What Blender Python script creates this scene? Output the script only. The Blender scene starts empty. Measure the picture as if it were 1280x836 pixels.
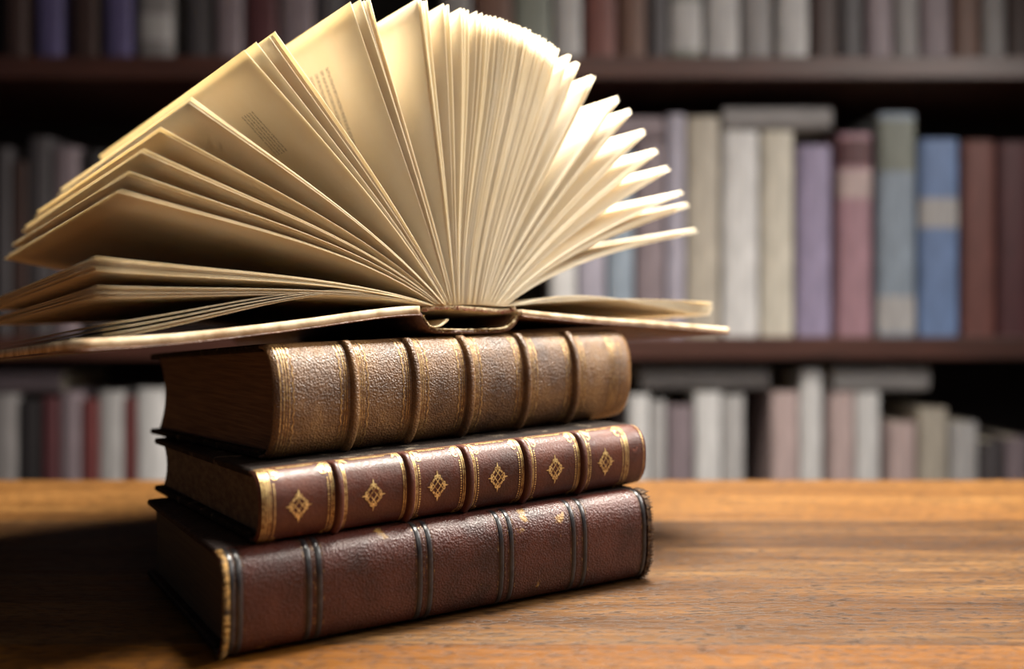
import bpy, math, random
from mathutils import Vector, Matrix

R = random.Random(7)
SC = bpy.context.scene
COL = SC.collection

# ------------------------------------------------------------------ camera
CAM_Z = 0.135
FPX = 1174.0                                   # focal length in pixels of the 1280 px wide frame
cam_d = bpy.data.cameras.new('camera')
cam_d.sensor_width = 36.0
cam_d.lens = 36.0 * FPX / 1280.0
cam_d.shift_y = -26.5 / 1280.0
cam_d.clip_start = 0.01
cam_d.dof.use_dof = True
cam_d.dof.focus_distance = 0.432
cam_d.dof.aperture_fstop = 3.3
cam = bpy.data.objects.new('camera', cam_d)
cam.location = (0, 0, CAM_Z)
cam.rotation_euler = (math.radians(90), 0, 0)
COL.objects.link(cam)
SC.camera = cam

# ------------------------------------------------------------------ light
SC.view_settings.view_transform = 'Standard'
SC.view_settings.look = 'None'
SC.view_settings.gamma = 1.0
SC.view_settings.use_curve_mapping = False
SC.view_settings.exposure = 0.12

world = bpy.data.worlds.new('world')
SC.world = world
world.use_nodes = True
world.node_tree.nodes['Background'].inputs[0].default_value = (0.85, 0.88, 1.0, 1)
world.node_tree.nodes['Background'].inputs[1].default_value = 0.035


def area(name, loc, target, sx, sy, watts, color):
    d = bpy.data.lights.new(name, 'AREA')
    d.shape = 'RECTANGLE'
    d.size, d.size_y = sx, sy
    d.energy = watts
    d.color = color
    o = bpy.data.objects.new(name, d)
    o.location = loc
    o.rotation_euler = (Vector(target) - Vector(loc)).to_track_quat('-Z', 'Y').to_euler()
    COL.objects.link(o)
    return o


area('window_light', (1.05, 0.66, 0.80), (0.0, 0.50, 0.1), 0.5, 0.5, 15, (1.0, 0.95, 0.88)).data.spread = math.radians(150)
area('ceiling_light', (0.20, 0.74, 1.10), (0.0, 0.50, 0.15), 0.40, 0.40, 33, (1.0, 0.94, 0.83)).data.spread = math.radians(120)
area('front_fill_light', (0.65, -0.35, 0.85), (0.0, 0.45, 0.1), 0.8, 0.6, 3.2, (1.0, 0.92, 0.82))  # added soft fill to brighten the spines, not an actual window
SC.cycles.max_bounces = 14
SC.cycles.diffuse_bounces = 8


# ------------------------------------------------------------------ materials
def nodes_of(name):
    m = bpy.data.materials.new(name)
    m.use_nodes = True
    nt = m.node_tree
    return m, nt, nt.nodes['Principled BSDF']


def ramp(nt, fac, stops):
    r = nt.nodes.new('ShaderNodeValToRGB')
    e = r.color_ramp.elements
    while len(e) < len(stops):
        e.new(0.5)
    for k, (p, c) in enumerate(stops):
        e[k].position = p
        e[k].color = (*c, 1)
    nt.links.new(fac, r.inputs[0])
    return r


def noise(nt, scale, detail=4.0, rough=0.55, stretch=None, kind='Object'):
    tc = nt.nodes.new('ShaderNodeTexCoord')
    mp = nt.nodes.new('ShaderNodeMapping')
    nt.links.new(tc.outputs[kind], mp.inputs[0])
    if stretch:
        mp.inputs['Scale'].default_value = stretch
    n = nt.nodes.new('ShaderNodeTexNoise')
    n.inputs['Scale'].default_value = scale
    n.inputs['Detail'].default_value = detail
    n.inputs['Roughness'].default_value = rough
    nt.links.new(mp.outputs[0], n.inputs['Vector'])
    return n


def voro(nt, scale, stretch=None):
    tc = nt.nodes.new('ShaderNodeTexCoord')
    mp = nt.nodes.new('ShaderNodeMapping')
    nt.links.new(tc.outputs['Object'], mp.inputs[0])
    if stretch:
        mp.inputs['Scale'].default_value = stretch
    n = nt.nodes.new('ShaderNodeTexVoronoi')
    n.inputs['Scale'].default_value = scale
    nt.links.new(mp.outputs[0], n.inputs['Vector'])
    return n


def mixc(nt, fac, a, b):
    m = nt.nodes.new('ShaderNodeMix')
    m.data_type = 'RGBA'
    for inp, v in ((m.inputs[0], fac), (m.inputs[6], a), (m.inputs[7], b)):
        if isinstance(v, (tuple, list)):
            inp.default_value = (*v, 1)
        elif isinstance(v, float):
            inp.default_value = v
        else:
            nt.links.new(v, inp)
    return m.outputs[2]


def mathn(nt, op, a, b=None, c=None):
    m = nt.nodes.new('ShaderNodeMath')
    m.operation = op
    for k, v in enumerate((a, b, c)):
        if v is None:
            continue
        if isinstance(v, (int, float)):
            m.inputs[k].default_value = v
        else:
            nt.links.new(v, m.inputs[k])
    return m.outputs[0]


def bump(nt, bsdf, height, strength=0.4, dist=0.001):
    b = nt.nodes.new('ShaderNodeBump')
    b.inputs['Strength'].default_value = strength
    b.inputs['Distance'].default_value = dist
    nt.links.new(height, b.inputs['Height'])
    nt.links.new(b.outputs[0], bsdf.inputs['Normal'])


def leather(name, dark, mid, light, spot=None, spot_at=0.66, rough=0.38, grain=1000.0, gstr=0.5, mscale=45.0, spec=0.5):
    m, nt, b = nodes_of(name)
    n1 = noise(nt, mscale, 7, 0.62)
    c = ramp(nt, n1.outputs[0], [(0.33, dark), (0.5, mid), (0.68, light)]).outputs[0]
    n2 = noise(nt, 420, 3, 0.6)
    c = mixc(nt, mathn(nt, 'MULTIPLY', n2.outputs[0], 0.5), c, tuple(x * 0.55 for x in mid))
    if spot:
        n3 = noise(nt, 85, 5, 0.6)
        f = ramp(nt, n3.outputs[0], [(spot_at, (0, 0, 0)), (spot_at + 0.06, (1, 1, 1))]).outputs[0]
        c = mixc(nt, f, c, spot)
    nt.links.new(c, b.inputs['Base Color'])
    v = voro(nt, grain)
    n4 = noise(nt, 1100, 4, 0.65)
    hh = mathn(nt, 'ADD', v.outputs['Distance'], n4.outputs[0])
    bump(nt, b, hh, gstr, 0.0009)
    rr = ramp(nt, n2.outputs[0], [(0.3, (rough - 0.08,) * 3), (0.7, (rough + 0.14,) * 3)]).outputs[0]
    nt.links.new(rr, b.inputs['Roughness'])
    b.inputs['Specular IOR Level'].default_value = spec
    return m


def plain(name, c1, c2, scale=60.0, rough=0.6, stretch=None, bs=0.0, metallic=0.0, kind='Object', detail=4):
    m, nt, b = nodes_of(name)
    n = noise(nt, scale, detail, 0.6, stretch, kind)
    r = ramp(nt, n.outputs[0], [(0.35, c1), (0.65, c2)])
    nt.links.new(r.outputs[0], b.inputs['Base Color'])
    b.inputs['Roughness'].default_value = rough
    b.inputs['Metallic'].default_value = metallic
    if bs:
        bump(nt, b, n.outputs[0], bs, 0.0008)
    return m


def paper(name, c1, c2, trans=0.42, text=None):
    m, nt, b = nodes_of(name)
    out = nt.nodes['Material Output']
    n = noise(nt, 22, 5, 0.6)
    col = ramp(nt, n.outputs[0], [(0.35, c1), (0.65, c2)]).outputs[0]
    if text:
        (u0, u1, v0, v1, rows) = text
        tc = nt.nodes.new('ShaderNodeTexCoord')
        sp = nt.nodes.new('ShaderNodeSeparateXYZ')
        nt.links.new(tc.outputs['UV'], sp.inputs[0])
        u, v = sp.outputs[0], sp.outputs[1]
        inside = None
        for val, lo, hi in ((u, u0, u1), (v, v0, v1)):
            g = mathn(nt, 'MULTIPLY', mathn(nt, 'GREATER_THAN', val, lo), mathn(nt, 'LESS_THAN', val, hi))
            inside = g if inside is None else mathn(nt, 'MULTIPLY', inside, g)
        fr = mathn(nt, 'FRACT', mathn(nt, 'MULTIPLY', mathn(nt, 'SUBTRACT', v, v0), rows / (v1 - v0)))
        line = mathn(nt, 'LESS_THAN', fr, 0.5)
        nn = noise(nt, 1.0, 2, 0.5, (150, 420, 1), 'UV')
        words = mathn(nt, 'GREATER_THAN', nn.outputs[0], 0.47)
        ink = mathn(nt, 'MULTIPLY', mathn(nt, 'MULTIPLY', inside, line), words)
        col = mixc(nt, mathn(nt, 'MULTIPLY', ink, 0.6), col, (0.10, 0.075, 0.04))
    nt.links.new(col, b.inputs['Base Color'])
    b.inputs['Roughness'].default_value = 0.75
    b.inputs['Specular IOR Level'].default_value = 0.2
    t = nt.nodes.new('ShaderNodeBsdfTranslucent')
    nt.links.new(mixc(nt, 0.45, col, (0.95, 0.72, 0.34)), t.inputs[0])
    ms = nt.nodes.new('ShaderNodeMixShader')
    ms.inputs[0].default_value = trans
    nt.links.new(b.outputs[0], ms.inputs[1])
    nt.links.new(t.outputs[0], ms.inputs[2])
    nt.links.new(ms.outputs[0], out.inputs[0])
    fb = noise(nt, 160, 4, 0.6)
    bump(nt, b, fb.outputs[0], 0.12, 0.0006)
    return m


def wood(name, dark, mid, light, rough=0.42, seed=0.0):
    m, nt, b = nodes_of(name)
    n1 = noise(nt, 6, 6, 0.62, (0.5, 7.0, 7.0))
    n1.inputs['Distortion'].default_value = 0.6
    n2 = noise(nt, 70, 5, 0.65, (0.22, 6.0, 6.0))
    n3 = noise(nt, 430, 4, 0.7, (0.32, 1.1, 1.1))
    for n in (n1, n2, n3):
        n.noise_dimensions = '4D'
        n.inputs['W'].default_value = seed
    c = ramp(nt, n1.outputs[0], [(0.3, dark), (0.5, mid), (0.7, light)]).outputs[0]
    f2 = ramp(nt, n2.outputs[0], [(0.42, (1, 1, 1)), (0.6, (0, 0, 0))]).outputs[0]
    c = mixc(nt, mathn(nt, 'MULTIPLY', f2, 0.45), c, tuple(x * 0.45 for x in dark))
    f3 = ramp(nt, n3.outputs[0], [(0.40, (1, 1, 1)), (0.50, (0, 0, 0))]).outputs[0]
    c = mixc(nt, mathn(nt, 'MULTIPLY', f3, 0.75), c, tuple(x * 0.25 for x in dark))
    nt.links.new(c, b.inputs['Base Color'])
    hh = mathn(nt, 'ADD', mathn(nt, 'MULTIPLY', n2.outputs[0], 0.6), mathn(nt, 'MULTIPLY', f3, -0.7))
    bump(nt, b, hh, 0.45, 0.0008)
    b.inputs['Specular IOR Level'].default_value = 0.2
    rr = ramp(nt, n2.outputs[0], [(0.3, (rough - 0.06,) * 3), (0.7, (rough + 0.16,) * 3)]).outputs[0]
    nt.links.new(rr, b.inputs['Roughness'])
    return m


def gold(name, c1, c2, wear=0.36):
    m, nt, b = nodes_of(name)
    n = noise(nt, 500, 4, 0.65)
    r = ramp(nt, n.outputs[0], [(wear, c1), (wear + 0.2, c2)])
    nt.links.new(r.outputs[0], b.inputs['Base Color'])
    b.inputs['Metallic'].default_value = 0.55
    b.inputs['Roughness'].default_value = 0.38
    return m


M = {}
M['paper'] = paper('old_paper', (0.90, 0.83, 0.66), (0.94, 0.89, 0.76))
M['paper_b'] = paper('aged_paper', (0.87, 0.77, 0.56), (0.92, 0.84, 0.66))
M['paper_text'] = paper('printed_paper', (0.90, 0.83, 0.66), (0.94, 0.89, 0.76), text=(0.53, 0.87, 0.155, 0.255, 4))
M['paper_text2'] = paper('printed_paper_small', (0.88, 0.80, 0.62), (0.93, 0.87, 0.72), text=(0.69, 0.85, 0.14, 0.20, 5))
M['leather_top'] = leather('tan_brown_leather', (0.065, 0.031, 0.016), (0.165, 0.082, 0.034), (0.30, 0.165, 0.066), rough=0.30, gstr=0.42, spec=0.6)
M['leather_mid'] = leather('red_brown_leather', (0.040, 0.013, 0.008), (0.080, 0.023, 0.014), (0.12, 0.037, 0.021), spot=(0.30, 0.085, 0.05), spot_at=0.68, rough=0.40, gstr=0.14, spec=0.4)
M['leather_bot'] = leather('dark_maroon_leather', (0.030, 0.011, 0.009), (0.066, 0.019, 0.014), (0.10, 0.030, 0.020), spot=(0.30, 0.17, 0.05), spot_at=0.66, rough=0.30, gstr=0.34, spec=0.5)
M['board_dark'] = leather('dark_board_leather', (0.008, 0.005, 0.004), (0.018, 0.011, 0.008), (0.035, 0.021, 0.015), spot=(0.11, 0.085, 0.06), spot_at=0.58, rough=0.7, gstr=0.5, mscale=70, spec=0.15)
M['board_plain'] = leather('dark_plain_board', (0.012, 0.007, 0.006), (0.024, 0.013, 0.010), (0.040, 0.022, 0.016), rough=0.65, gstr=0.4, spec=0.2)
M['black_fillet'] = plain('black_tooled_leather', (0.010, 0.010, 0.012), (0.028, 0.026, 0.028), 260, 0.28, bs=0.2)
M['edge_top'] = plain('brown_page_edges', (0.09, 0.047, 0.024), (0.19, 0.112, 0.062), 90, 0.7, (0.3, 0.3, 9), 0.25)
M['edge_mid'] = plain('marbled_page_edges', (0.075, 0.052, 0.031), (0.16, 0.12, 0.078), 170, 0.7, (1, 1, 2.2), 0.25)
M['edge_bot'] = plain('dark_page_edges', (0.048, 0.036, 0.022), (0.075, 0.058, 0.036), 80, 0.7, (0.3, 0.3, 8), 0.15)
M['gold'] = gold('gilt', (0.30, 0.15, 0.05), (0.86, 0.62, 0.26))
M['gold_soft'] = gold('worn_gilt', (0.24, 0.12, 0.045), (0.66, 0.44, 0.18), 0.42)
M['gold_faint'] = gold('faint_gilt', (0.05, 0.022, 0.012), (0.42, 0.27, 0.11), 0.52)
M['fray'] = plain('frayed_leather', (0.07, 0.035, 0.015), (0.55, 0.36, 0.15), 600, 0.85, bs=0.4)
M['fray_gilt'] = plain('gilt_frayed_leather', (0.018, 0.009, 0.005), (0.50, 0.28, 0.07), 260, 0.7, bs=0.4)
M['fray_dark'] = plain('frayed_dark_leather', (0.020, 0.010, 0.007), (0.16, 0.085, 0.035), 700, 0.85, bs=0.4)
M['cloth_tape'] = plain('red_headband', (0.30, 0.07, 0.06), (0.58, 0.34, 0.26), 700, 0.85, bs=0.4)
M['glue'] = plain('spine_lining_paper', (0.46, 0.34, 0.18), (0.72, 0.60, 0.38), 300, 0.8, bs=0.4)
M['cover_out'] = leather('worn_cover_leather', (0.050, 0.022, 0.014), (0.15, 0.065, 0.036), (0.30, 0.16, 0.085), rough=0.45, gstr=0.4)
M['cover_edge'] = plain('worn_cover_board_edge', (0.42, 0.28, 0.15), (0.74, 0.60, 0.40), 120, 0.7, bs=0.2)
M['wood_case'] = plain('dark_red_wood', (0.035, 0.013, 0.009), (0.075, 0.026, 0.018), 12, 0.45, (0.6, 8, 8))
M['wood_back'] = plain('dark_back_wood', (0.010, 0.006, 0.006), (0.018, 0.011, 0.010), 10, 0.6, (6, 6, 0.5))
M['wall'] = plain('plaster', (0.10, 0.085, 0.075), (0.13, 0.11, 0.10), 8, 0.9)
M['floor'] = plain('floor_boards', (0.06, 0.032, 0.018), (0.10, 0.055, 0.030), 9, 0.6, (0.5, 6, 1))


# ------------------------------------------------------------------ helpers
def mesh_obj(name, verts, faces, mat, parent=None, smooth=False, uvs=None):
    me = bpy.data.meshes.new(name)
    me.from_pydata([tuple(v) for v in verts], [], faces)
    if uvs is not None:
        l = me.uv_layers.new(name='UVMap')
        for lp in me.loops:
            l.data[lp.index].uv = uvs[lp.vertex_index]
    me.materials.append(mat)
    if smooth:
        me.polygons.foreach_set('use_smooth', [True] * len(me.polygons))
    me.update()
    o = bpy.data.objects.new(name, me)
    COL.objects.link(o)
    if parent is not None:
        o.parent = parent
    return o


def empty(name, loc, rz=0.0):
    o = bpy.data.objects.new(name, None)
    o.empty_display_size = 0.02
    o.location = loc
    o.rotation_euler = (0, 0, rz)
    COL.objects.link(o)
    return o


def tag(o, label, cat, group=None):
    o['label'] = label
    o['category'] = cat
    if group:
        o['group'] = group
    return o


def struct(o):
    o['kind'] = 'structure'
    return o


def prism(profile, xs, fn):
    """closed profile [(y,z)] swept over xs with fn(x,y,z)->point; flat end caps"""
    n = len(profile)
    v = [fn(x, y, z) for x in xs for (y, z) in profile]
    f = []
    for i in range(len(xs) - 1):
        for j in range(n):
            k = (j + 1) % n
            f.append((i * n + j, i * n + k, (i + 1) * n + k, (i + 1) * n + j))
    f.append(tuple(range(n)))
    e = (len(xs) - 1) * n
    f.append(tuple(e + j for j in reversed(range(n))))
    return v, f


def rbox_profile(y0, y1, z0, z1, r, seg=3):
    p = []
    for cy, cz, a0 in ((y1 - r, z1 - r, 0), (y0 + r, z1 - r, 90), (y0 + r, z0 + r, 180), (y1 - r, z0 + r, 270)):
        for k in range(seg + 1):
            a = math.radians(a0 + 90 * k / seg)
            p.append((cy + r * math.cos(a), cz + r * math.sin(a)))
    return p


def rbox(x0, x1, y0, y1, z0, z1, r=0.001):
    """box with all edges softened: a rounded profile pulled in at both ends"""
    v, f = [], []
    prof = rbox_profile(y0, y1, z0, z1, r)
    n = len(prof)
    cy, cz = (y0 + y1) / 2, (z0 + z1) / 2
    rows = [(x0, r), (x0 + r * 0.3, r * 0.3), (x0 + r, 0), (x1 - r, 0), (x1 - r * 0.3, r * 0.3), (x1, r)]
    for x, ins in rows:
        for (y, z) in prof:
            sy = 1 - ins / max(1e-6, (y1 - y0) / 2)
            sz = 1 - ins / max(1e-6, (z1 - z0) / 2)
            v.append((x, cy + (y - cy) * sy, cz + (z - cz) * sz))
    for i in range(len(rows) - 1):
        for j in range(n):
            k = (j + 1) % n
            f.append((i * n + j, i * n + k, (i + 1) * n + k, (i + 1) * n + j))
    f.append(tuple(range(n)))
    e = (len(rows) - 1) * n
    f.append(tuple(e + j for j in reversed(range(n))))
    return v, f


def lin(a, b, n):
    return [a + (b - a) * k / (n - 1) for k in range(n)]


# ------------------------------------------------------------------ the room
v, f = rbox(-2.2, 2.2, -1.6, 1.9, -0.80, -0.77, 0.002)
struct(mesh_obj('floor', v, f, M['floor']))
v, f = rbox(-2.2, 2.2, 1.85, 1.90, -0.77, 1.9, 0.002)
struct(mesh_obj('wall_back', v, f, M['wall']))

# ------------------------------------------------------------------ table
table = tag(empty('wooden_table', (0, 0, -0.77)), 'honey brown wooden table under the stack of old books', 'table')
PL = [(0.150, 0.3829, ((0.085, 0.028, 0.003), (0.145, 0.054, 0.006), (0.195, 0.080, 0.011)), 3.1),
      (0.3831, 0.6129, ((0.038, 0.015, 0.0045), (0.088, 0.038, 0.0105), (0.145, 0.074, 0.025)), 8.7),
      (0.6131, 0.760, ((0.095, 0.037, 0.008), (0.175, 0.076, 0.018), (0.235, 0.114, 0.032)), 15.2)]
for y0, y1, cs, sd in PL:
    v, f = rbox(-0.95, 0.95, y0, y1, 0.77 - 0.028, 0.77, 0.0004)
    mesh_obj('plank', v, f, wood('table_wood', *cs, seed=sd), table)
leg_wood = wood('table_leg_wood', (0.13, 0.060, 0.025), (0.26, 0.13, 0.05), (0.36, 0.20, 0.08), seed=4)
v, f = rbox(-0.88, 0.88, 0.22, 0.70, 0.67, 0.742, 0.002)
mesh_obj('apron', v, f, leg_wood, table)
for lx in (-0.86, 0.80):
    for ly in (0.20, 0.66):
        v, f = rbox(lx, lx + 0.06, ly, ly + 0.06, 0.0, 0.742, 0.003)
        mesh_obj('leg', v, f, leg_wood, table)


# ------------------------------------------------------------------ closed books
class Closed:
    def __init__(s, name, N, yaw, L, W, t, bulge, power, zb, tap, drop, label, board=0.0032):
        s.L, s.W, s.t, s.b, s.p, s.tap, s.drop, s.board = L, W, t, bulge, power, tap, drop, board
        s.N, s.yaw, s.zb = N, yaw, zb
        s.U = (math.cos(yaw), math.sin(yaw))
        s.A = (-math.sin(yaw), math.cos(yaw))
        s.z0 = zb(N[0], N[1])
        s.root = tag(empty(name, (N[0], N[1], s.z0), yaw), label, 'book')
        s.y0 = 0.0045
        pts = []
        n = 160
        for k in range(n + 1):
            a = math.radians(-90 + 180 * k / n)
            z = t / 2 + t / 2 * math.copysign(abs(math.sin(a)) ** (2 / power), math.sin(a))
            y = s.y0 - (bulge + s.y0) * abs(math.cos(a)) ** (2 / power)
            pts.append((y, z))
        acc = [0]
        for a, b_ in zip(pts, pts[1:]):
            acc.append(acc[-1] + math.hypot(a[0] - b_[0], a[1] - b_[1]))
        s.arc, s.acc, s.al = pts, acc, acc[-1]

    def world_xy(s, x, y):
        return s.N[0] + s.U[0] * x + s.A[0] * y, s.N[1] + s.U[1] * x + s.A[1] * y

    def local_xy(s, X, Y):
        dx, dy = X - s.N[0], Y - s.N[1]
        return dx * s.U[0] + dy * s.U[1], dx * s.A[0] + dy * s.A[1]

    def fn(s, x, y, z):
        X, Y = s.world_xy(x, y)
        k = 1 + (s.tap * x / s.L - s.drop * y / s.W) / s.t
        return (x, y, s.zb(X, Y) - s.z0 + z * k)

    def top_plane(s, X, Y):
        x, y = s.local_xy(X, Y)
        return s.zb(X, Y) + s.t + s.tap * x / s.L - s.drop * y / s.W

    def surf(s, x, d, off=0.0):
        """x along the spine, d = arc distance from the middle of the spine (up positive)"""
        a = min(max(d + s.al / 2, 0), s.al)
        lo, hi = 0, len(s.acc) - 1
        while hi - lo > 1:
            m = (lo + hi) // 2
            if s.acc[m] <= a:
                lo = m
            else:
                hi = m
        k = (a - s.acc[lo]) / max(1e-9, s.acc[hi] - s.acc[lo])
        p, q = s.arc[lo], s.arc[hi]
        ty, tz = q[0] - p[0], q[1] - p[1]
        l = math.hypot(ty, tz) or 1
        ny, nz = -tz / l, ty / l
        return s.fn(x, p[0] + (q[0] - p[0]) * k + ny * off, min(max(p[1] + (q[1] - p[1]) * k + nz * off, 0.0), s.t))

    # -- parts
    def boards(s, mat, y_in=0.0048, over=0.0):
        for z0, z1 in ((0.0, s.board), (s.t - s.board, s.t)):
            prof = rbox_profile(y_in, s.W, z0, z1, s.board * 0.42)
            v, f = [], []
            n = len(prof)
            xs = [-over, -over + 0.0006] + lin(0.003, s.L - 0.003, 18) + [s.L + over - 0.0006, s.L + over]
            for i, x in enumerate(xs):
                ins = 0.0007 if i in (0, len(xs) - 1) else 0
                cz = (z0 + z1) / 2
                for (y, z) in prof:
                    yy = y - ins if y > s.W / 2 else y + ins
                    v.append(s.fn(x, yy, cz + (z - cz) * (1 - ins / s.board * 2)))
            for i in range(len(xs) - 1):
                for j in range(n):
                    k = (j + 1) % n
                    f.append((i * n + j, i * n + k, (i + 1) * n + k, (i + 1) * n + j))
            f.append(tuple(range(n)))
            e = (len(xs) - 1) * n
            f.append(tuple(e + j for j in reversed(range(n))))
            mesh_obj('cover_board', v, f, mat, s.root)

    def pages(s, mat, sq=0.004, hollow=0.006):
        z0, z1 = s.board + 0.0001, s.t - s.board - 0.0001
        h = z1 - z0
        prof = []
        for k in range(13):                                 # concave fore-edge, bottom to top
            q = -1 + 2 * k / 12
            prof.append((s.W - sq - hollow * (1 - q * q), z0 + h * (q + 1) / 2))
        for k in range(13):                                 # rounded back, top to bottom
            q = 1 - 2 * k / 12
            prof.append((s.y0 + 0.001 - (s.b * 0.72 + s.y0) * (1 - abs(q) ** 2.2), z0 + h * (q + 1) / 2))
        v, f = prism(prof, lin(sq, s.L - sq, 14), s.fn)
        mesh_obj('page_block', v, f, mat, s.root)

    def spine(s, mat, th=0.0018, over=0.0006):
        nq, nx = 40, 60
        xs = lin(-over, s.L + over, nx)
        v, f = [], []
        for lay in (0, 1):
            for i, x in enumerate(xs):
                e = min(i, nx - 1 - i)
                rd = 0.0006 if e == 0 else (0.0002 if e == 1 else 0)
                for j in range(nq + 1):
                    d = -s.al / 2 + s.al * j / nq
                    v.append(s.surf(x, d, -rd if lay == 0 else -th))
        w = nq + 1
        o = nx * w
        for i in range(nx - 1):
            for j in range(nq):
                a = i * w + j
                f.append((a, a + 1, a + w + 1, a + w))
                f.append((o + a, o + a + w, o + a + w + 1, o + a + 1))
        for i in (0, nx - 1):
            for j in range(nq):
                a = i * w + j
                q = (a, o + a, o + a + 1, a + 1)
                f.append(q if i == 0 else q[::-1])
        for j in (0, nq):
            for i in range(nx - 1):
                a = i * w + j
                q = (a, a + w, o + a + w, o + a)
                f.append(q if j == 0 else q[::-1])
        s.sp = mesh_obj('spine', v, f, mat, s.root, True)
        return s.sp

    def band(s, xc, wd, hb, mat, name='raised_band', q0=-0.5, q1=0.5):
        nq, nx = 36, 9
        v, f = [], []
        for i in range(nx):
            u = -1 + 2 * i / (nx - 1)
            hgt = hb * math.sqrt(max(0, 1 - abs(u) ** 2.6))
            for j in range(nq + 1):
                d = s.al * (q0 + (q1 - q0) * j / nq)
                e = min(1.0, 8 * min(j, nq - j) / nq)
                v.append(s.surf(xc + u * wd / 2, d, hgt * e - 0.0002))
        w = nq + 1
        for i in range(nx - 1):
            for j in range(nq):
                a = i * w + j
                f.append((a, a + 1, a + w + 1, a + w))
        return mesh_obj(name, v, f, mat, s.sp, True)

    def strokes(s, name, lines, mat, off=0.00022, parent=None):
        """lines: list of ([(x,d)...], width or (w0,w1)); laid onto the spine surface as thin gilding"""
        v, f = [], []
        for pts, wd in lines:
            n = len(pts)
            base = len(v)
            for k, (x, d) in enumerate(pts):
                a = pts[max(0, k - 1)]
                b_ = pts[min(n - 1, k + 1)]
                tx, td = b_[0] - a[0], b_[1] - a[1]
                l = math.hypot(tx, td) or 1
                nx_, nd = -td / l, tx / l
                w = wd if not isinstance(wd, tuple) else wd[0] + (wd[1] - wd[0]) * k / (n - 1)
                v.append(s.surf(x + nx_ * w / 2, d + nd * w / 2, off))
                v.append(s.surf(x - nx_ * w / 2, d - nd * w / 2, off))
            for k in range(n - 1):
                a = base + 2 * k
                f.append((a, a + 1, a + 3, a + 2))
        return mesh_obj(name, v, f, mat, parent or s.sp)

    def vline(s, x, q0, q1, n=28):
        return [(x, s.al * (q0 + (q1 - q0) * k / (n - 1))) for k in range(n)]

    def fringe(s, name, xe, direction, mat, depth=0.0025, inner=0.0015, n=90, th=0.0016):
        """torn leather edge: ragged tufts standing off the end of the spine"""
        v, f = [], []
        for lay in range(2):
            for k in range(n):
                d = s.al * (-0.47 + 0.94 * k / (n - 1))
                ln = depth * R.uniform(0.25, 1.0)
                jit = R.uniform(-0.0006, 0.0009)
                b0 = len(v)
                dd = s.al / n * R.uniform(0.5, 1.1)
                o = 0.0004 - lay * th * 0.6 + jit * 0.5
                v.append(s.surf(xe - direction * inner, d - dd, o))
                v.append(s.surf(xe - direction * inner, d + dd, o))
                v.append(s.surf(xe + direction * ln, d + R.uniform(-1, 1) * dd, o + jit))
                v.append(s.surf(xe - direction * inner * 0.4, d, o - th * 0.7))
                f += [(b0, b0 + 1, b0 + 2), (b0, b0 + 2, b0 + 3), (b0 + 1, b0 + 3, b0 + 2), (b0, b0 + 3, b0 + 1)]
        return mesh_obj(name, v, f, mat, s.sp)


def arc_pts(cx, cd, r0, r1, a0, a1, n=16):
    out = []
    for k in range(n):
        t = k / (n - 1)
        a = math.radians(a0 + (a1 - a0) * t)
        r = r0 + (r1 - r0) * t
        out.append((cx + r * math.cos(a), cd + r * math.sin(a)))
    return out


table_z = lambda X, Y: 0.0004
# bottom book -------------------------------------------------------
bot = Closed('leather_book', (-0.1152, 0.3679), math.radians(32.17), 0.2133, 0.1362, 0.0414, 0.0095, 3.0, table_z,
             0.0034, 0.0024, 'thick dark maroon leather book lying at the bottom of the stack')
bot.boards(M['board_plain'])
bot.pages(M['edge_bot'], sq=0.0035, hollow=0.004)
bot.spine(M['leather_bot'])
for xa in (0.0029, 0.0058, 0.0338, 0.0382, 0.0834, 0.0884, 0.1246, 0.1300, 0.1650, 0.1716, 0.2085):
    bot.band(xa, 0.0027, 0.0006, M['black_fillet'], 'tooled_fillet')
    for sgn in (-1, 1):
        bot.strokes('gilt_line', [(bot.vline(xa + sgn * 0.0018, -0.44, 0.46), 0.00026)], M['gold_faint'], 0.00012)
bot.fringe('frayed_edge', 0.2135, 1, M['fray_dark'], 0.0020, 0.003, 150)
bot.fringe('frayed_edge', 0.0002, -1, M['fray_gilt'], 0.0013, 0.0016, 150)

# middle book -------------------------------------------------------
mid = Closed('leather_book', (-0.1035, 0.3771), math.radians(34.63), 0.2046, 0.1575, 0.0296, 0.008, 2.4,
             lambda X, Y: bot.top_plane(X, Y) + 0.0002, 0.0018, 0.0012,
             'red-brown leather book with gilt diamond ornaments, in the middle of the stack')
mid.boards(M['board_dark'])
mid.pages(M['edge_mid'])
mid.spine(M['leather_mid'])
MB = [0.0335, 0.0670, 0.0972, 0.1295, 0.1632]
for xb in MB:
    mid.band(xb, 0.0038, 0.0022, M['leather_mid'])
    for dx in (-0.0036, -0.0027, 0.0023, 0.0031):
        mid.strokes('gilt_line', [(mid.vline(xb + dx, -0.43, 0.46), 0.00034)], M['gold'])
for x in (0.0008, 0.0020, 0.0030, 0.0040, 0.1905, 0.1914, 0.1925):
    mid.strokes('gilt_line', [(mid.vline(x, -0.43, 0.46), 0.00036)], M['gold'])
mid.strokes('gilt_line', [(mid.vline(0.2030, -0.43, 0.46), 0.0005)], M['gold_soft'])


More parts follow.
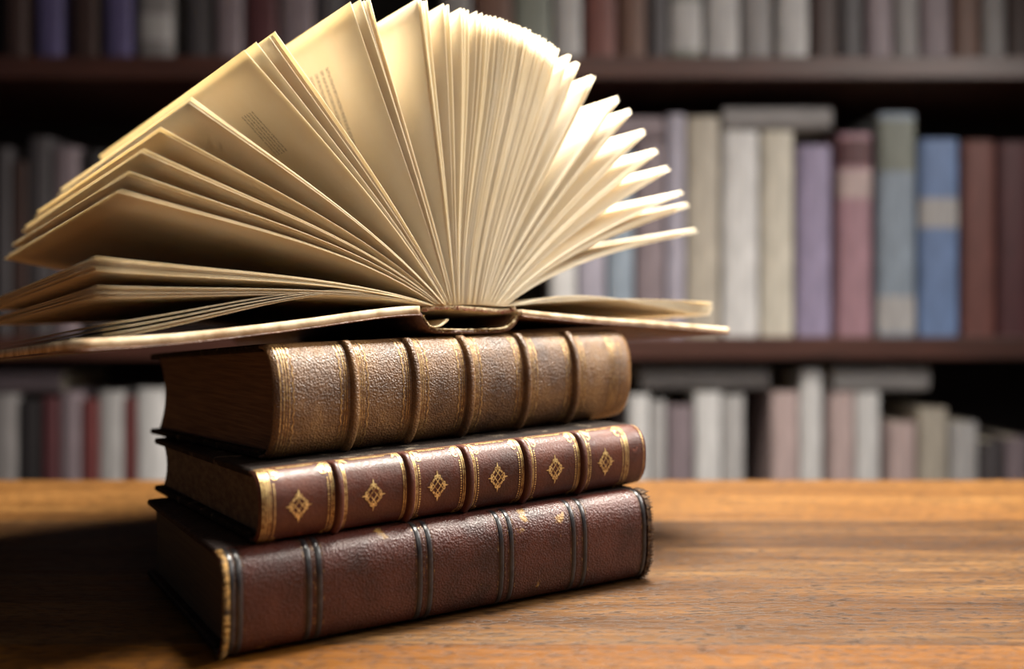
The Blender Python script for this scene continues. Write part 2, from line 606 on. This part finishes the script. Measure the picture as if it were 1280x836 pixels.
def ornament(bk, xc, dc, sx, sd, mat):
    """lattice diamond with four spade tips"""
    L_ = []
    P = lambda x, d: (xc + x * sx, dc + d * sd)
    for c in (-0.30, 0.30):
        for sg in (1, -1):
            h = 0.44
            L_.append(([P(c / 2 + (-h + 2 * h * k / 5) * 0.9, sg * (-c / 2 + (-h + 2 * h * k / 5) * 0.9)) for k in range(6)], 0.00040))
    for ux, ud in ((1, 0), (-1, 0), (0, 1), (0, -1)):
        px, pd = -ud, ux
        L_.append(([P(ux * 0.52, ud * 0.52), P(ux * 0.64, ud * 0.64), P(ux * 0.76, ud * 0.76), P(ux * 0.9, ud * 0.9), P(ux * 1.06, ud * 1.06)], (0.0016, 0.0001)))
        for sg in (1, -1):
            c0 = (ux * 0.60 + px * sg * 0.16, ud * 0.60 + pd * sg * 0.16)
            L_.append(([P(c0[0] + 0.10 * math.cos(k), c0[1] + 0.10 * math.sin(k)) for k in lin(0, 6.2, 10)], 0.0006))
        for sg in (1, -1):
            L_.append(([P(ux * 0.48 + px * sg * 0.30, ud * 0.48 + pd * sg * 0.30), P(ux * 0.40 + px * sg * 0.40, ud * 0.40 + pd * sg * 0.40)], 0.0009))
    return bk.strokes('gilt_ornament', L_, mat, 0.00024)


def scroll_frame(bk, x0, x1, q0, q1, mat, full=True):
    """corner scrolls joined by dotted borders, around one panel"""
    L_ = []
    d0, d1 = bk.al * q0, bk.al * q1
    for xc, sx in ((x0, 1), (x1, -1)):
        for dc, sd in ((d1, -1), (d0, 1)):
            k = 1.0 if sd < 0 else 0.7
            if full:
                c = (xc + sx * 0.0020 * k, dc + sd * 0.0020 * k)
                L_.append(([(c[0] + sx * (p[0]), c[1] + sd * p[1]) for p in arc_pts(0, 0, 0.0004 * k, 0.0017 * k, 60, -400 + 60, 26)], (0.0003, 0.0008)))
                c2 = (xc + sx * 0.0012 * k, dc + sd * 0.0055 * k)
                L_.append(([(c2[0] + sx * p[0], c2[1] + sd * p[1]) for p in arc_pts(0, 0, 0.0021 * k, 0.0006 * k, -100, 160, 20)], (0.0008, 0.0003)))
            L_.append(([(xc, dc), (xc + sx * 0.0008, dc + sd * 0.0009), (xc + sx * 0.0022 * k, dc + sd * 0.0026 * k)], (0.0026 * k, 0.0003)))
    if full:
        nd = int((d1 - d0 - 0.012) / 0.0011)
        for xc, sx in ((x0, 1), (x1, -1)):
            for k in range(nd):
                d = d0 + 0.005 + k * 0.0011
                L_.append(([(xc + sx * 0.0006, d), (xc + sx * 0.0006, d + 0.0006)], 0.0006))
    nx = int((x1 - x0 - 0.008) / 0.0010)
    for k in range(max(0, nx)):
        x = x0 + 0.004 + k * 0.0010
        L_.append(([(x, d1 - 0.0004), (x + 0.00055, d1 - 0.0004)], 0.0009))
    L_.append(([(x0 + (x1 - x0) * k / 5, d1 + 0.0009) for k in range(6)], 0.0005))
    L_.append(([(x0 + (x1 - x0) * k / 5, d0 - 0.0006) for k in range(6)], 0.0004))
    return bk.strokes('gilt_frame', L_, mat, 0.00023)


panels = [(0.0050, 0.0292), (0.0372, 0.0627), (0.0707, 0.0930), (0.1010, 0.1252), (0.1333, 0.1588), (0.1670, 0.1895)]
cent = [0.0156, 0.0489, 0.0802, 0.1122, 0.1456, 0.1773]
for k, ((x0, x1), xc) in enumerate(zip(panels, cent)):
    scroll_frame(mid, x0, x1, -0.40, 0.41, M['gold'], k != 1)
    ornament(mid, xc, -0.0002, 0.0052, 0.0064, M['gold'])

# top book ----------------------------------------------------------
top = Closed('leather_book', (-0.1066, 0.4040), math.radians(38.03), 0.2103, 0.1572, 0.0502, 0.012, 2.3,
             lambda X, Y: mid.top_plane(X, Y) + 0.0002, -0.0005, 0.0055,
             'thick tan-brown leather book with gilt lines, directly under the open book')
top.boards(M['board_dark'])
top.pages(M['edge_top'], hollow=0.010)
top.spine(M['leather_top'])
TB = [0.0372, 0.0692, 0.1003, 0.1358, 0.1690]
for xb in TB:
    top.band(xb, 0.0044, 0.0028, M['leather_top'])
    for dx in (-0.0048, -0.0037, 0.0030, 0.0040, 0.0050):
        top.strokes('gilt_line', [(top.vline(xb + dx, -0.45, 0.45), 0.00034)], M['gold_soft'])
    for dx, sg in ((-0.0062, -1), (0.0064, 1)):
        n = 66
        top.strokes('gilt_scallop', [([(xb + dx + sg * 0.0007 * abs(math.sin(k * 0.62)), top.al * (-0.44 + 0.88 * k / (n - 1))) for k in range(n)], 0.0005)], M['gold_soft'])
for x in (0.0022, 0.0038, 0.0050, 0.0062, 0.1962, 0.1974, 0.1995, 0.2030):
    top.strokes('gilt_line', [(top.vline(x, -0.45, 0.45), 0.0004)], M['gold_soft'])
n = 66
for x, sg in ((0.0075, 1), (0.1950, -1)):
    top.strokes('gilt_scallop', [([(x + sg * 0.0008 * abs(math.sin(k * 0.62)), top.al * (-0.44 + 0.88 * k / (n - 1))) for k in range(n)], 0.0005)], M['gold_soft'])

# ------------------------------------------------------------------ open book
yaw = math.radians(37.5)
OU = Vector((math.cos(yaw), math.sin(yaw), 0))
OA = Vector((-math.sin(yaw), math.cos(yaw), -0.057)).normalized()
OV = OU.cross(OA).normalized()
ox, oy = -0.0196, 0.470
oz = top.top_plane(ox, oy) + 0.0008
book = empty('open_book', (ox, oy, oz))
book.matrix_world = Matrix(((OU.x, OA.x, OV.x, ox), (OU.y, OA.y, OV.y, oy), (OU.z, OA.z, OV.z, oz), (0, 0, 0, 1)))
tag(book, 'old open book with yellowed fanned pages, lying on top of the stack', 'book')
HP = 0.245                                            # page height


def strip_solid(name, line, th, a0, a1, mat, na=6, smooth=True, ragged=0.0, parent=None):
    """a bent sheet: line [(s,v)] swept along the spine from a0 to a1, thickness th downwards"""
    n = len(line)
    nor = []
    for k in range(n):
        p, q = line[max(0, k - 1)], line[min(n - 1, k + 1)]
        l = math.hypot(q[0] - p[0], q[1] - p[1])
        nor.append((-(q[1] - p[1]) / l, (q[0] - p[0]) / l))
    v, f = [], []
    as_ = lin(a0, a1, na)
    for lay in (0, 1):
        for i, a in enumerate(as_):
            for k in range(n):
                aa = a + (R.uniform(-ragged, ragged) if i == 0 else 0)
                v.append((line[k][0] - nor[k][0] * th * lay, aa, line[k][1] - nor[k][1] * th * lay))
    o = na * n
    for i in range(na - 1):
        for k in range(n - 1):
            a = i * n + k
            f.append((a, a + 1, a + n + 1, a + n))
            f.append((o + a, o + a + n, o + a + n + 1, o + a + 1))
    for i in range(na - 1):
        for k in (0, n - 1):
            a = i * n + k
            f.append((a, a + n, o + a + n, o + a) if k == 0 else (a, o + a, o + a + n, a + n))
    for k in range(n - 1):
        f.append((k, o + k, o + k + 1, k + 1))
        a = (na - 1) * n + k
        f.append((a, a + 1, o + a + 1, o + a))
    return mesh_obj(name, v, f, mat, parent or book, smooth)


def subdiv(line, m):
    out = []
    n = len(line)
    for k in range(n - 1):
        p0, p1, p2, p3 = line[max(0, k - 1)], line[k], line[k + 1], line[min(n - 1, k + 2)]
        for j in range(m):
            t = j / m
            out.append(tuple(0.5 * (2 * p1[c] + (p2[c] - p0[c]) * t + (2 * p0[c] - 5 * p1[c] + 4 * p2[c] - p3[c]) * t * t + (3 * p1[c] - p0[c] - 3 * p2[c] + p3[c]) * t ** 3) for c in (0, 1)))
    out.append(line[-1])
    return out


# covers and hollow back
hollow = subdiv([(-0.0345, 0.0135), (-0.0300, 0.0108), (-0.0268, 0.0050), (-0.0215, 0.0024), (-0.0100, 0.0018), (0.0100, 0.0018), (0.0205, 0.0026), (0.0262, 0.0060), (0.0300, 0.0120)], 4)
strip_solid('spine_strip', hollow, 0.0018, 0.0, HP, M['cover_out'], ragged=0.0006)
lb = subdiv([(-0.186, 0.0000), (-0.148, 0.0018), (-0.099, 0.0066), (-0.059, 0.0115), (-0.042, 0.0131), (-0.0325, 0.0134)], 4)
rb_ = subdiv([(0.0290, 0.0118), (0.040, 0.0108), (0.080, 0.0078), (0.130, 0.0050), (0.1925, 0.0008)], 4)
for ln, tb in ((lb, 0.0040), (rb_, 0.0030)):
    bd = strip_solid('cover_board', ln, tb, -0.003, HP + 0.003, M['cover_edge'])
    # leather on the outside of the board
    strip_solid('cover_leather', [(s_, v_ - tb) for s_, v_ in ln], 0.0007, -0.0034, HP + 0.0034, M['cover_out'], parent=bd)

strip_solid('spine_lining', [(s_, v_ + 0.0005) for s_, v_ in hollow[6:-1]], 0.0006, -0.0006, 0.004, M['glue'], na=3, ragged=0.0008)
# torn fringe on the hollow back
v, f = [], []
for k in range(230):
    q = R.uniform(0.16, 0.97)
    i = q * (len(hollow) - 1)
    i0 = int(i)
    p = [hollow[i0][c] + (hollow[min(i0 + 1, len(hollow) - 1)][c] - hollow[i0][c]) * (i - i0) for c in (0, 1)]
    b0 = len(v)
    w = R.uniform(0.0003, 0.0009)
    lo = R.uniform(-0.0016, 0.0002)
    v += [(p[0] - w, 0.001, p[1] + lo), (p[0] + w, 0.001, p[1] + lo), (p[0] + R.uniform(-w, w), -R.uniform(0.0004, 0.0018), p[1] + lo + R.uniform(-0.0004, 0.0010)), (p[0], 0.001, p[1] + lo + 0.0009)]
    f += [(b0, b0 + 1, b0 + 2), (b0, b0 + 2, b0 + 3), (b0 + 1, b0 + 3, b0 + 2)]
mesh_obj('frayed_edge', v, f, M['fray'], book)
# loose curl of lining
strip_solid('lining_curl', subdiv([(-0.0240, 0.0036), (-0.0200, 0.0042), (-0.0165, 0.0062), (-0.0155, 0.0072)], 3), 0.0008, -0.001, 0.02, M['glue'])

# back of the text block and the headband
back = subdiv([(-0.0275, 0.0130), (-0.0180, 0.0142), (-0.0060, 0.0138), (0.0080, 0.0128), (0.0200, 0.0122), (0.0280, 0.0138)], 4)
strip_solid('text_block_back', back, 0.0022, 0.0008, HP - 0.002, M['glue'], ragged=0.0004)
v, f = [], []
for k in range(260):
    q = R.random()
    i = q * (len(back) - 1)
    i0 = int(i)
    p = [back[i0][c] + (back[min(i0 + 1, len(back) - 1)][c] - back[i0][c]) * (i - i0) for c in (0, 1)]
    b0 = len(v)
    w = R.uniform(0.0003, 0.0007)
    lo = R.uniform(-0.0022, -0.0006)
    v += [(p[0] - w, 0.002, p[1] + lo), (p[0] + w, 0.002, p[1] + lo), (p[0] + R.uniform(-w, w), -R.uniform(0.0, 0.0010), p[1] + lo - R.uniform(-0.0004, 0.0007)), (p[0], 0.002, p[1] + lo + 0.0008)]
    f += [(b0, b0 + 1, b0 + 2), (b0, b0 + 2, b0 + 3), (b0 + 1, b0 + 3, b0 + 2)]
mesh_obj('headband', v, f, M['cloth_tape'], book)

# pages ---------------------------------------------------------------
RT = [(-6, 0.160), (0, 0.169), (17, 0.165), (26, 0.163), (37, 0.157), (48, 0.156), (60, 0.152), (90, 0.1525), (127, 0.150), (146, 0.153), (161, 0.161), (174, 0.166), (190, 0.160)]


def rad(a):
    for (a0, r0), (a1, r1) in zip(RT, RT[1:]):
        if a0 <= a <= a1:
            return r0 + (r1 - r0) * (a - a0) / (a1 - a0)
    return 0.16


angs = []
angs += lin(-1.3, 1.2, 10)                                             # flat bunch on the right
for g in (17.0, 22.8, 25.8, 32.0, 36.9, 42.0, 47.7, 51.8, 59.8, 64.6, 67.2):
    angs += [g - 0.55, g, g + 0.45] if g not in (25.8, 67.2) else [g - 0.3, g + 0.3]
angs += lin(70.2, 78.0, 10) + lin(78.7, 88.2, 18) + [89.2, 89.7, 90.2, 91.6, 92.1, 93.9, 94.3, 94.7, 95.1]
angs += [105.6, 106.1, 106.7, 107.6, 109.6]
angs += [126.2, 126.8, 127.6, 130.2, 133.0]
angs += [145.4, 146.0, 146.5, 152.4, 153.0, 156.6, 157.2, 160.6, 161.1, 163.4, 163.9]
angs += [173.4, 173.8, 174.2, 174.7, 175.2, 177.4, 177.8, 178.3, 178.8]
angs += [182.6, 183.3, 184.0, 184.5]
NP = len(angs)
TEXT = {109.6: 'paper_text', 133.0: 'paper_text2'}
for k, a in enumerate(angs):
    q = k / (NP - 1)
    sb = 0.0255 - 0.052 * q
    vb = 0.0125 + 0.0012 * math.sin(q * math.pi) + 0.0008
    ar = math.radians(a)
    r = rad(a) + R.uniform(-0.0007, 0.0007)
    c = r * math.cos(ar)
    bx_ = max(-0.0125, min(0.0125, c))
    tip = (c + bx_, 0.013 + r * math.sin(ar))
    flat_r = a < 5
    flat_l = a > 180
    # direction in which the page leaves the back, and in which it ends
    a_b = 90 + (a - 90) * (0.80 if not (flat_r or flat_l) else 0.62)
    bow = R.uniform(-1.5, 1.5)
    a_t = a + (a - 90) * 0.05 + bow
    if flat_r:
        a_b, a_t = 17 - 1.2 * k, -3.5 + (a + 1.3) * 0.6
    if flat_l:
        a_b, a_t = 160, 188
    if 171 <= a < 180:
        a_b, a_t = a - 9, a + 1.5
    ab, at_ = math.radians(a_b), math.radians(a_t)
    d = math.hypot(tip[0] - sb, tip[1] - vb)
    p0 = (sb, vb)
    p1 = (sb + 0.33 * d * math.cos(ab), vb + 0.33 * d * math.sin(ab))
    p2 = (tip[0] - 0.36 * d * math.cos(at_), tip[1] - 0.36 * d * math.sin(at_))
    ns, na = 15, 7
    a0 = R.uniform(-0.0006, 0.0008)
    ln = HP + R.uniform(-0.002, 0.001)
    tw = R.uniform(-0.012, 0.012) * (0.4 if a < 5 or a > 170 else 1.0)
    th = 0.00030
    v, f, uv = [], [], []
    for lay in (0, 1):
        for i in range(na):
            fa = i / (na - 1)
            for j in range(ns):
                t = j / (ns - 1)
                B = [(1 - t) ** 3, 3 * t * (1 - t) ** 2, 3 * t * t * (1 - t), t ** 3]
                s_ = sum(B[m] * (p0, p1, p2, tip)[m][0] for m in range(4))
                v_ = sum(B[m] * (p0, p1, p2, tip)[m][1] for m in range(4))
                # gentle twist towards the head of the page and a ripple at the fore-edge
                dx, dz = s_ - sb, v_ - vb
                an = tw * fa * t * t
                s2 = sb + dx * math.cos(an) - dz * math.sin(an)
                v2 = vb + dx * math.sin(an) + dz * math.cos(an)
                ln_ = math.hypot(dx, dz) or 1
                nx_, nz_ = -dz / ln_, dx / ln_
                o = (lay - 0.5) * th
                v.append((s2 + nx_ * o, a0 + ln * fa, v2 + nz_ * o))
                uv.append((t, fa))
    o = na * ns
    for i in range(na - 1):
        for j in range(ns - 1):
            b0 = i * ns + j
            f.append((b0, b0 + ns, b0 + ns + 1, b0 + 1))
            f.append((o + b0, o + b0 + 1, o + b0 + ns + 1, o + b0 + ns))
    for i in range(na - 1):
        b0 = i * ns + ns - 1
        f.append((b0, b0 + ns, o + b0 + ns, o + b0))
    for j in range(ns - 1):
        f.append((j, j + 1, o + j + 1, o + j))
        b0 = (na - 1) * ns + j
        f.append((b0, o + b0, o + b0 + 1, b0 + 1))
    mat = M[TEXT.get(a, 'paper' if a < 150 else 'paper_b')]
    mesh_obj('page', v, f, mat, book, True, uv)

# ------------------------------------------------------------------ bookcase
YS = 1.4                                              # front of the shelves
case = tag(empty('bookcase', (0, YS, -0.77)), 'dark red-brown wooden bookcase filled with books behind the table', 'bookcase')
SK = 1.4                                              # the case stands 1.4 m away
SH = [CAM_Z + (z - CAM_Z) * SK for z in (0.385, 0.086, -0.213, 0.684)] + [-0.76]
for z in SH:
    v, f = rbox(-1.25, 1.25, 0.0, 0.34, z + 0.77, z + 0.77 + 0.024 * SK, 0.002)
    mesh_obj('shelf', v, f, M['wood_case'], case)
for x in (-1.28, 1.25):
    v, f = rbox(x, x + 0.03, -0.005, 0.35, 0.0, 1.75, 0.002)
    mesh_obj('side_panel', v, f, M['wood_case'], case)
v, f = rbox(-1.25, 1.25, 0.34, 0.355, 0.0, 1.75, 0.002)
mesh_obj('back_panel', v, f, M['wood_back'], case)

COLS = {
    'pale grey': (0.42, 0.40, 0.40), 'grey': (0.24, 0.22, 0.22), 'dark grey': (0.07, 0.06, 0.065), 'mauve grey': (0.22, 0.17, 0.19),
    'white': (0.62, 0.60, 0.60), 'cream': (0.58, 0.53, 0.45), 'brown': (0.14, 0.07, 0.05), 'dark brown': (0.045, 0.02, 0.016),
    'red brown': (0.17, 0.06, 0.05), 'maroon': (0.09, 0.025, 0.03), 'purple': (0.30, 0.25, 0.38), 'deep purple': (0.10, 0.08, 0.19),
    'indigo': (0.09, 0.09, 0.24), 'blue grey': (0.26, 0.31, 0.38), 'blue': (0.16, 0.24, 0.44), 'rose': (0.36, 0.20, 0.24),
    'pink': (0.48, 0.36, 0.35), 'grey green': (0.20, 0.21, 0.18), 'beige': (0.42, 0.37, 0.31), 'lilac': (0.36, 0.33, 0.40), 'black': (0.02, 0.016, 0.018),
    'dark red': (0.14, 0.03, 0.03),
}
CM = {}


def cmat(c):
    if c not in CM:
        b = tuple(x * 0.82 for x in COLS[c])
        CM[c] = plain('cloth_' + c.replace(' ', '_'), tuple(x * 0.8 for x in b), tuple(min(1, x * 1.15) for x in b), 35, 0.6, (3, 3, 0.6))
    return CM[c]


M['shelf_pages'] = plain('shelf_book_pages', (0.42, 0.36, 0.27), (0.52, 0.46, 0.36), 200, 0.8)
ORD = ['first', 'second', 'third', 'fourth', 'fifth', 'sixth', 'seventh', 'eighth', 'ninth', 'tenth', 'eleventh', 'twelfth', 'thirteenth',
       'fourteenth', 'fifteenth', 'sixteenth', 'seventeenth', 'eighteenth', 'nineteenth', 'twentieth', 'twenty-first', 'twenty-second']


def shelf_book(w, h, d, col, bands=()):
    """a standing book: case (boards and rounded spine) with a page block inside; spine towards -y, base at z=0, centred in x"""
    root = empty('shelf_book', (0, 0, 0))
    hw = w / 2
    bt = min(0.0025, w * 0.14)
    rd = min(0.007, w * 0.22)
    out = []
    for k in range(11):
        a = math.radians(180 * k / 10)
        out.append((-hw * math.cos(a), -rd * math.sin(a) ** 0.8 + rd))
    inn = [(x * (hw - bt) / hw, y + bt) for x, y in out]
    prof = [(-hw, d)] + out + [(hw, d), (hw - bt, d)] + inn[::-1] + [(-hw + bt, d)]
    n = len(prof)
    zs = [0.0, 0.0015, h - 0.0015, h]
    v = []
    for i, z in enumerate(zs):
        for (x, y) in prof:
            e = 0.985 if i in (0, 3) else 1.0
            v.append((x * e, y, z))
    f = []
    for i in range(3):
        for j in range(n):
            k = (j + 1) % n
            f.append((i * n + j, i * n + k, (i + 1) * n + k, (i + 1) * n + j))
    m = len(out) + 1
    for (i, fl) in ((0, False), (3, True)):             # ring caps as quads
        for j in range(m):
            a, b_ = j, j + 1
            c, e = n - 1 - j - 1, n - 1 - j
            q = (i * n + a, i * n + e, i * n + c, i * n + b_)
            f.append(q[::-1] if fl else q)
    cover = mesh_obj('cover', v, f, cmat(col), root)
    v, f = rbox(-hw + bt, hw - bt, rd + bt + 0.0005, d - 0.003, 0.003, h - 0.003, 0.0004)
    mesh_obj('page_block', v, f, M['shelf_pages'], root)
    for (b0, b1, bc) in bands:                           # coloured labels wrapped on the spine
        vv, ff = [], []
        for z in (h * b0, h * b1):
            for (x, y) in out:
                vv.append((x * 1.012, y - 0.0006, z))
        k = len(out)
        for j in range(k - 1):
            ff.append((j, j + 1, k + j + 1, k + j))
        mesh_obj('spine_label', vv, ff, cmat(bc), cover)
    return root


def px_x(px, y):
    return (px - 640) / FPX * y


def px_z(py, y):
    return CAM_Z + (391.5 - py) / FPX * y


# (x0, x1, top, colour[, spine labels]) : widths and heights measured on the shelf front
ROWS = {
    'top shelf, left of the fanned pages': (SH[0] + 0.0242 * SK, [  # covers coloured darker here, vignette and shade put into their colours
        (4, 31, 0.20, 'dark brown'), (43, 76, 0.22, 'deep purple'), (88, 121, 0.21, 'dark brown'), (129, 163, 0.22, 'deep purple'), (172, 214, 0.21, 'grey', [(0.1, 0.24, 'pale grey')]),
        (232, 264, 0.22, 'dark grey'), (268, 302, 0.20, 'mauve grey'), (306, 346, 0.21, 'maroon'), (349, 391, 0.22, 'mauve grey'), (394, 424, 0.20, 'dark grey')]),
    'top shelf, right of the fanned pages': (SH[0] + 0.0242 * SK, [
        (552, 588, 0.21, 'grey'), (592, 640, 0.22, 'brown'), (642, 690, 0.22, 'grey green'), (693, 727, 0.20, 'pale grey'), (732, 770, 0.22, 'red brown'), (774, 808, 0.21, 'brown'),
        (811, 835, 0.20, 'dark grey'), (838, 878, 0.21, 'grey green', [(0.05, 0.3, 'pale grey')]), (883, 925, 0.22, 'pale grey'), (929, 965, 0.20, 'grey'),
        (972, 1012, 0.22, 'pale grey'), (1015, 1048, 0.21, 'dark brown'), (1051, 1080, 0.20, 'dark grey'), (1084, 1117, 0.22, 'mauve grey'),
        (1120, 1150, 0.21, 'grey'), (1153, 1190, 0.20, 'mauve grey'), (1194, 1226, 0.21, 'brown'), (1229, 1259, 0.22, 'grey'), (1262, 1292, 0.20, 'dark brown')]),
    'middle shelf, left of the fanned pages': (SH[1] + 0.0242 * SK, [  # dark covers again carry the shade of the left side in their colour
        (-8, 12, 0.205, 'dark grey'), (14, 32, 0.19, 'dark brown'), (34, 62, 0.215, 'dark grey'), (65, 97, 0.205, 'mauve grey'), (101, 128, 0.20, 'black')]),
    'middle shelf, right of the fanned pages': (SH[1] + 0.0242 * SK, [
        (688, 720, 0.20, 'white'), (723, 757, 0.205, 'lilac'), (760, 792, 0.20, 'blue grey'), (795, 831, 0.21, 'mauve grey'), (833, 857, 0.24, 'lilac'),
        (859, 900, 0.236, 'beige'), (904, 949, 0.222, 'white'), (952, 993, 0.222, 'cream'), (997, 1040, 0.205, 'purple'), (1048, 1091, 0.218, 'rose', [(0.84, 0.97, 'maroon'), (0.68, 0.82, 'pink')]),
        (1098, 1146, 0.242, 'blue grey', [(0.02, 0.18, 'pale grey'), (0.74, 0.97, 'grey green')]), (1150, 1200, 0.214, 'blue', [(0.55, 0.70, 'pale grey')]), (1204, 1246, 0.212, 'red brown'), (1249, 1290, 0.21, 'maroon')]),
    'lower shelf, left of the book stack': (SH[2] + 0.0242 * SK, [
        (-14, 18, 0.235, 'grey'), (22, 49, 0.23, 'black'), (51, 72, 0.232, 'maroon'), (74, 99, 0.238, 'mauve grey'), (101, 120, 0.23, 'dark red'),
        (122, 153, 0.238, 'pale grey'), (155, 167, 0.232, 'dark red'), (169, 205, 0.242, 'white')]),
    'lower shelf, right of the book stack': (SH[2] + 0.0242 * SK, [
        (786, 812, 0.235, 'white'), (815, 832, 0.23, 'pale grey'), (835, 866, 0.225, 'mauve grey'), (869, 902, 0.238, 'white'), (904, 931, 0.236, 'pale grey'),
        (965, 999, 0.238, 'pink'), (1001, 1029, 0.262, 'white'), (1038, 1069, 0.237, 'pink'), (1071, 1101, 0.237, 'white'), (1112, 1146, 0.205, 'pink'),
        (1150, 1186, 0.222, 'beige'), (1190, 1224, 0.205, 'pale grey'), (1228, 1255, 0.185, 'dark grey'), (1258, 1288, 0.19, 'mauve grey')]),
}
for row, (z, items) in ROWS.items():
    for k, it in enumerate(items):
        yb = YS + 0.018 + R.uniform(0, 0.010)
        x0, x1 = px_x(it[0], yb), px_x(it[1], yb)
        o = shelf_book((x1 - x0) * 0.985, it[2] * SK + R.uniform(-0.002, 0.002), 0.20 + R.uniform(0, 0.02), it[3], it[4] if len(it) > 4 else ())
        o.location = ((x0 + x1) / 2, yb, z)
        tag(o, f'{it[3]} book, {ORD[k]} from the left on the {row}', 'book', 'books standing on the bookcase shelves')

# books laid flat on top of the rows
for x0, x1, zt, th, col, lab in (
        (905, 1040, SH[1] + 0.0242 * SK + 0.2245 * SK, 0.024 * SK, 'grey', 'grey book lying flat on the white and cream books, middle shelf'),
        (738, 830, SH[1] + 0.0242 * SK + 0.2125 * SK, 0.026 * SK, 'mauve grey', 'mauve grey book lying flat on the middle shelf row just beside the fanned pages'),
        (802, 962, SH[2] + 0.0242 * SK + 0.2405 * SK, 0.026 * SK, 'grey', 'grey book lying flat on the lower shelf row nearest the book stack'),
        (1042, 1162, SH[2] + 0.0242 * SK + 0.2395 * SK, 0.026 * SK, 'pale grey', 'pale grey book lying flat on the pink and white books, lower shelf'),
        (-10, 76, SH[2] + 0.0242 * SK + 0.2375 * SK, 0.024 * SK, 'mauve grey', 'mauve grey book lying flat on the lower shelf row at the far left')):
    yb = YS + 0.03
    X0, X1 = px_x(x0, yb), px_x(x1, yb)
    o = shelf_book(th, X1 - X0, 0.18, col)
    o.rotation_euler = (0, math.radians(90), 0)
    o.location = (X0, yb, zt + th / 2 + 0.0005)
    tag(o, lab, 'book', 'books lying flat on other books')
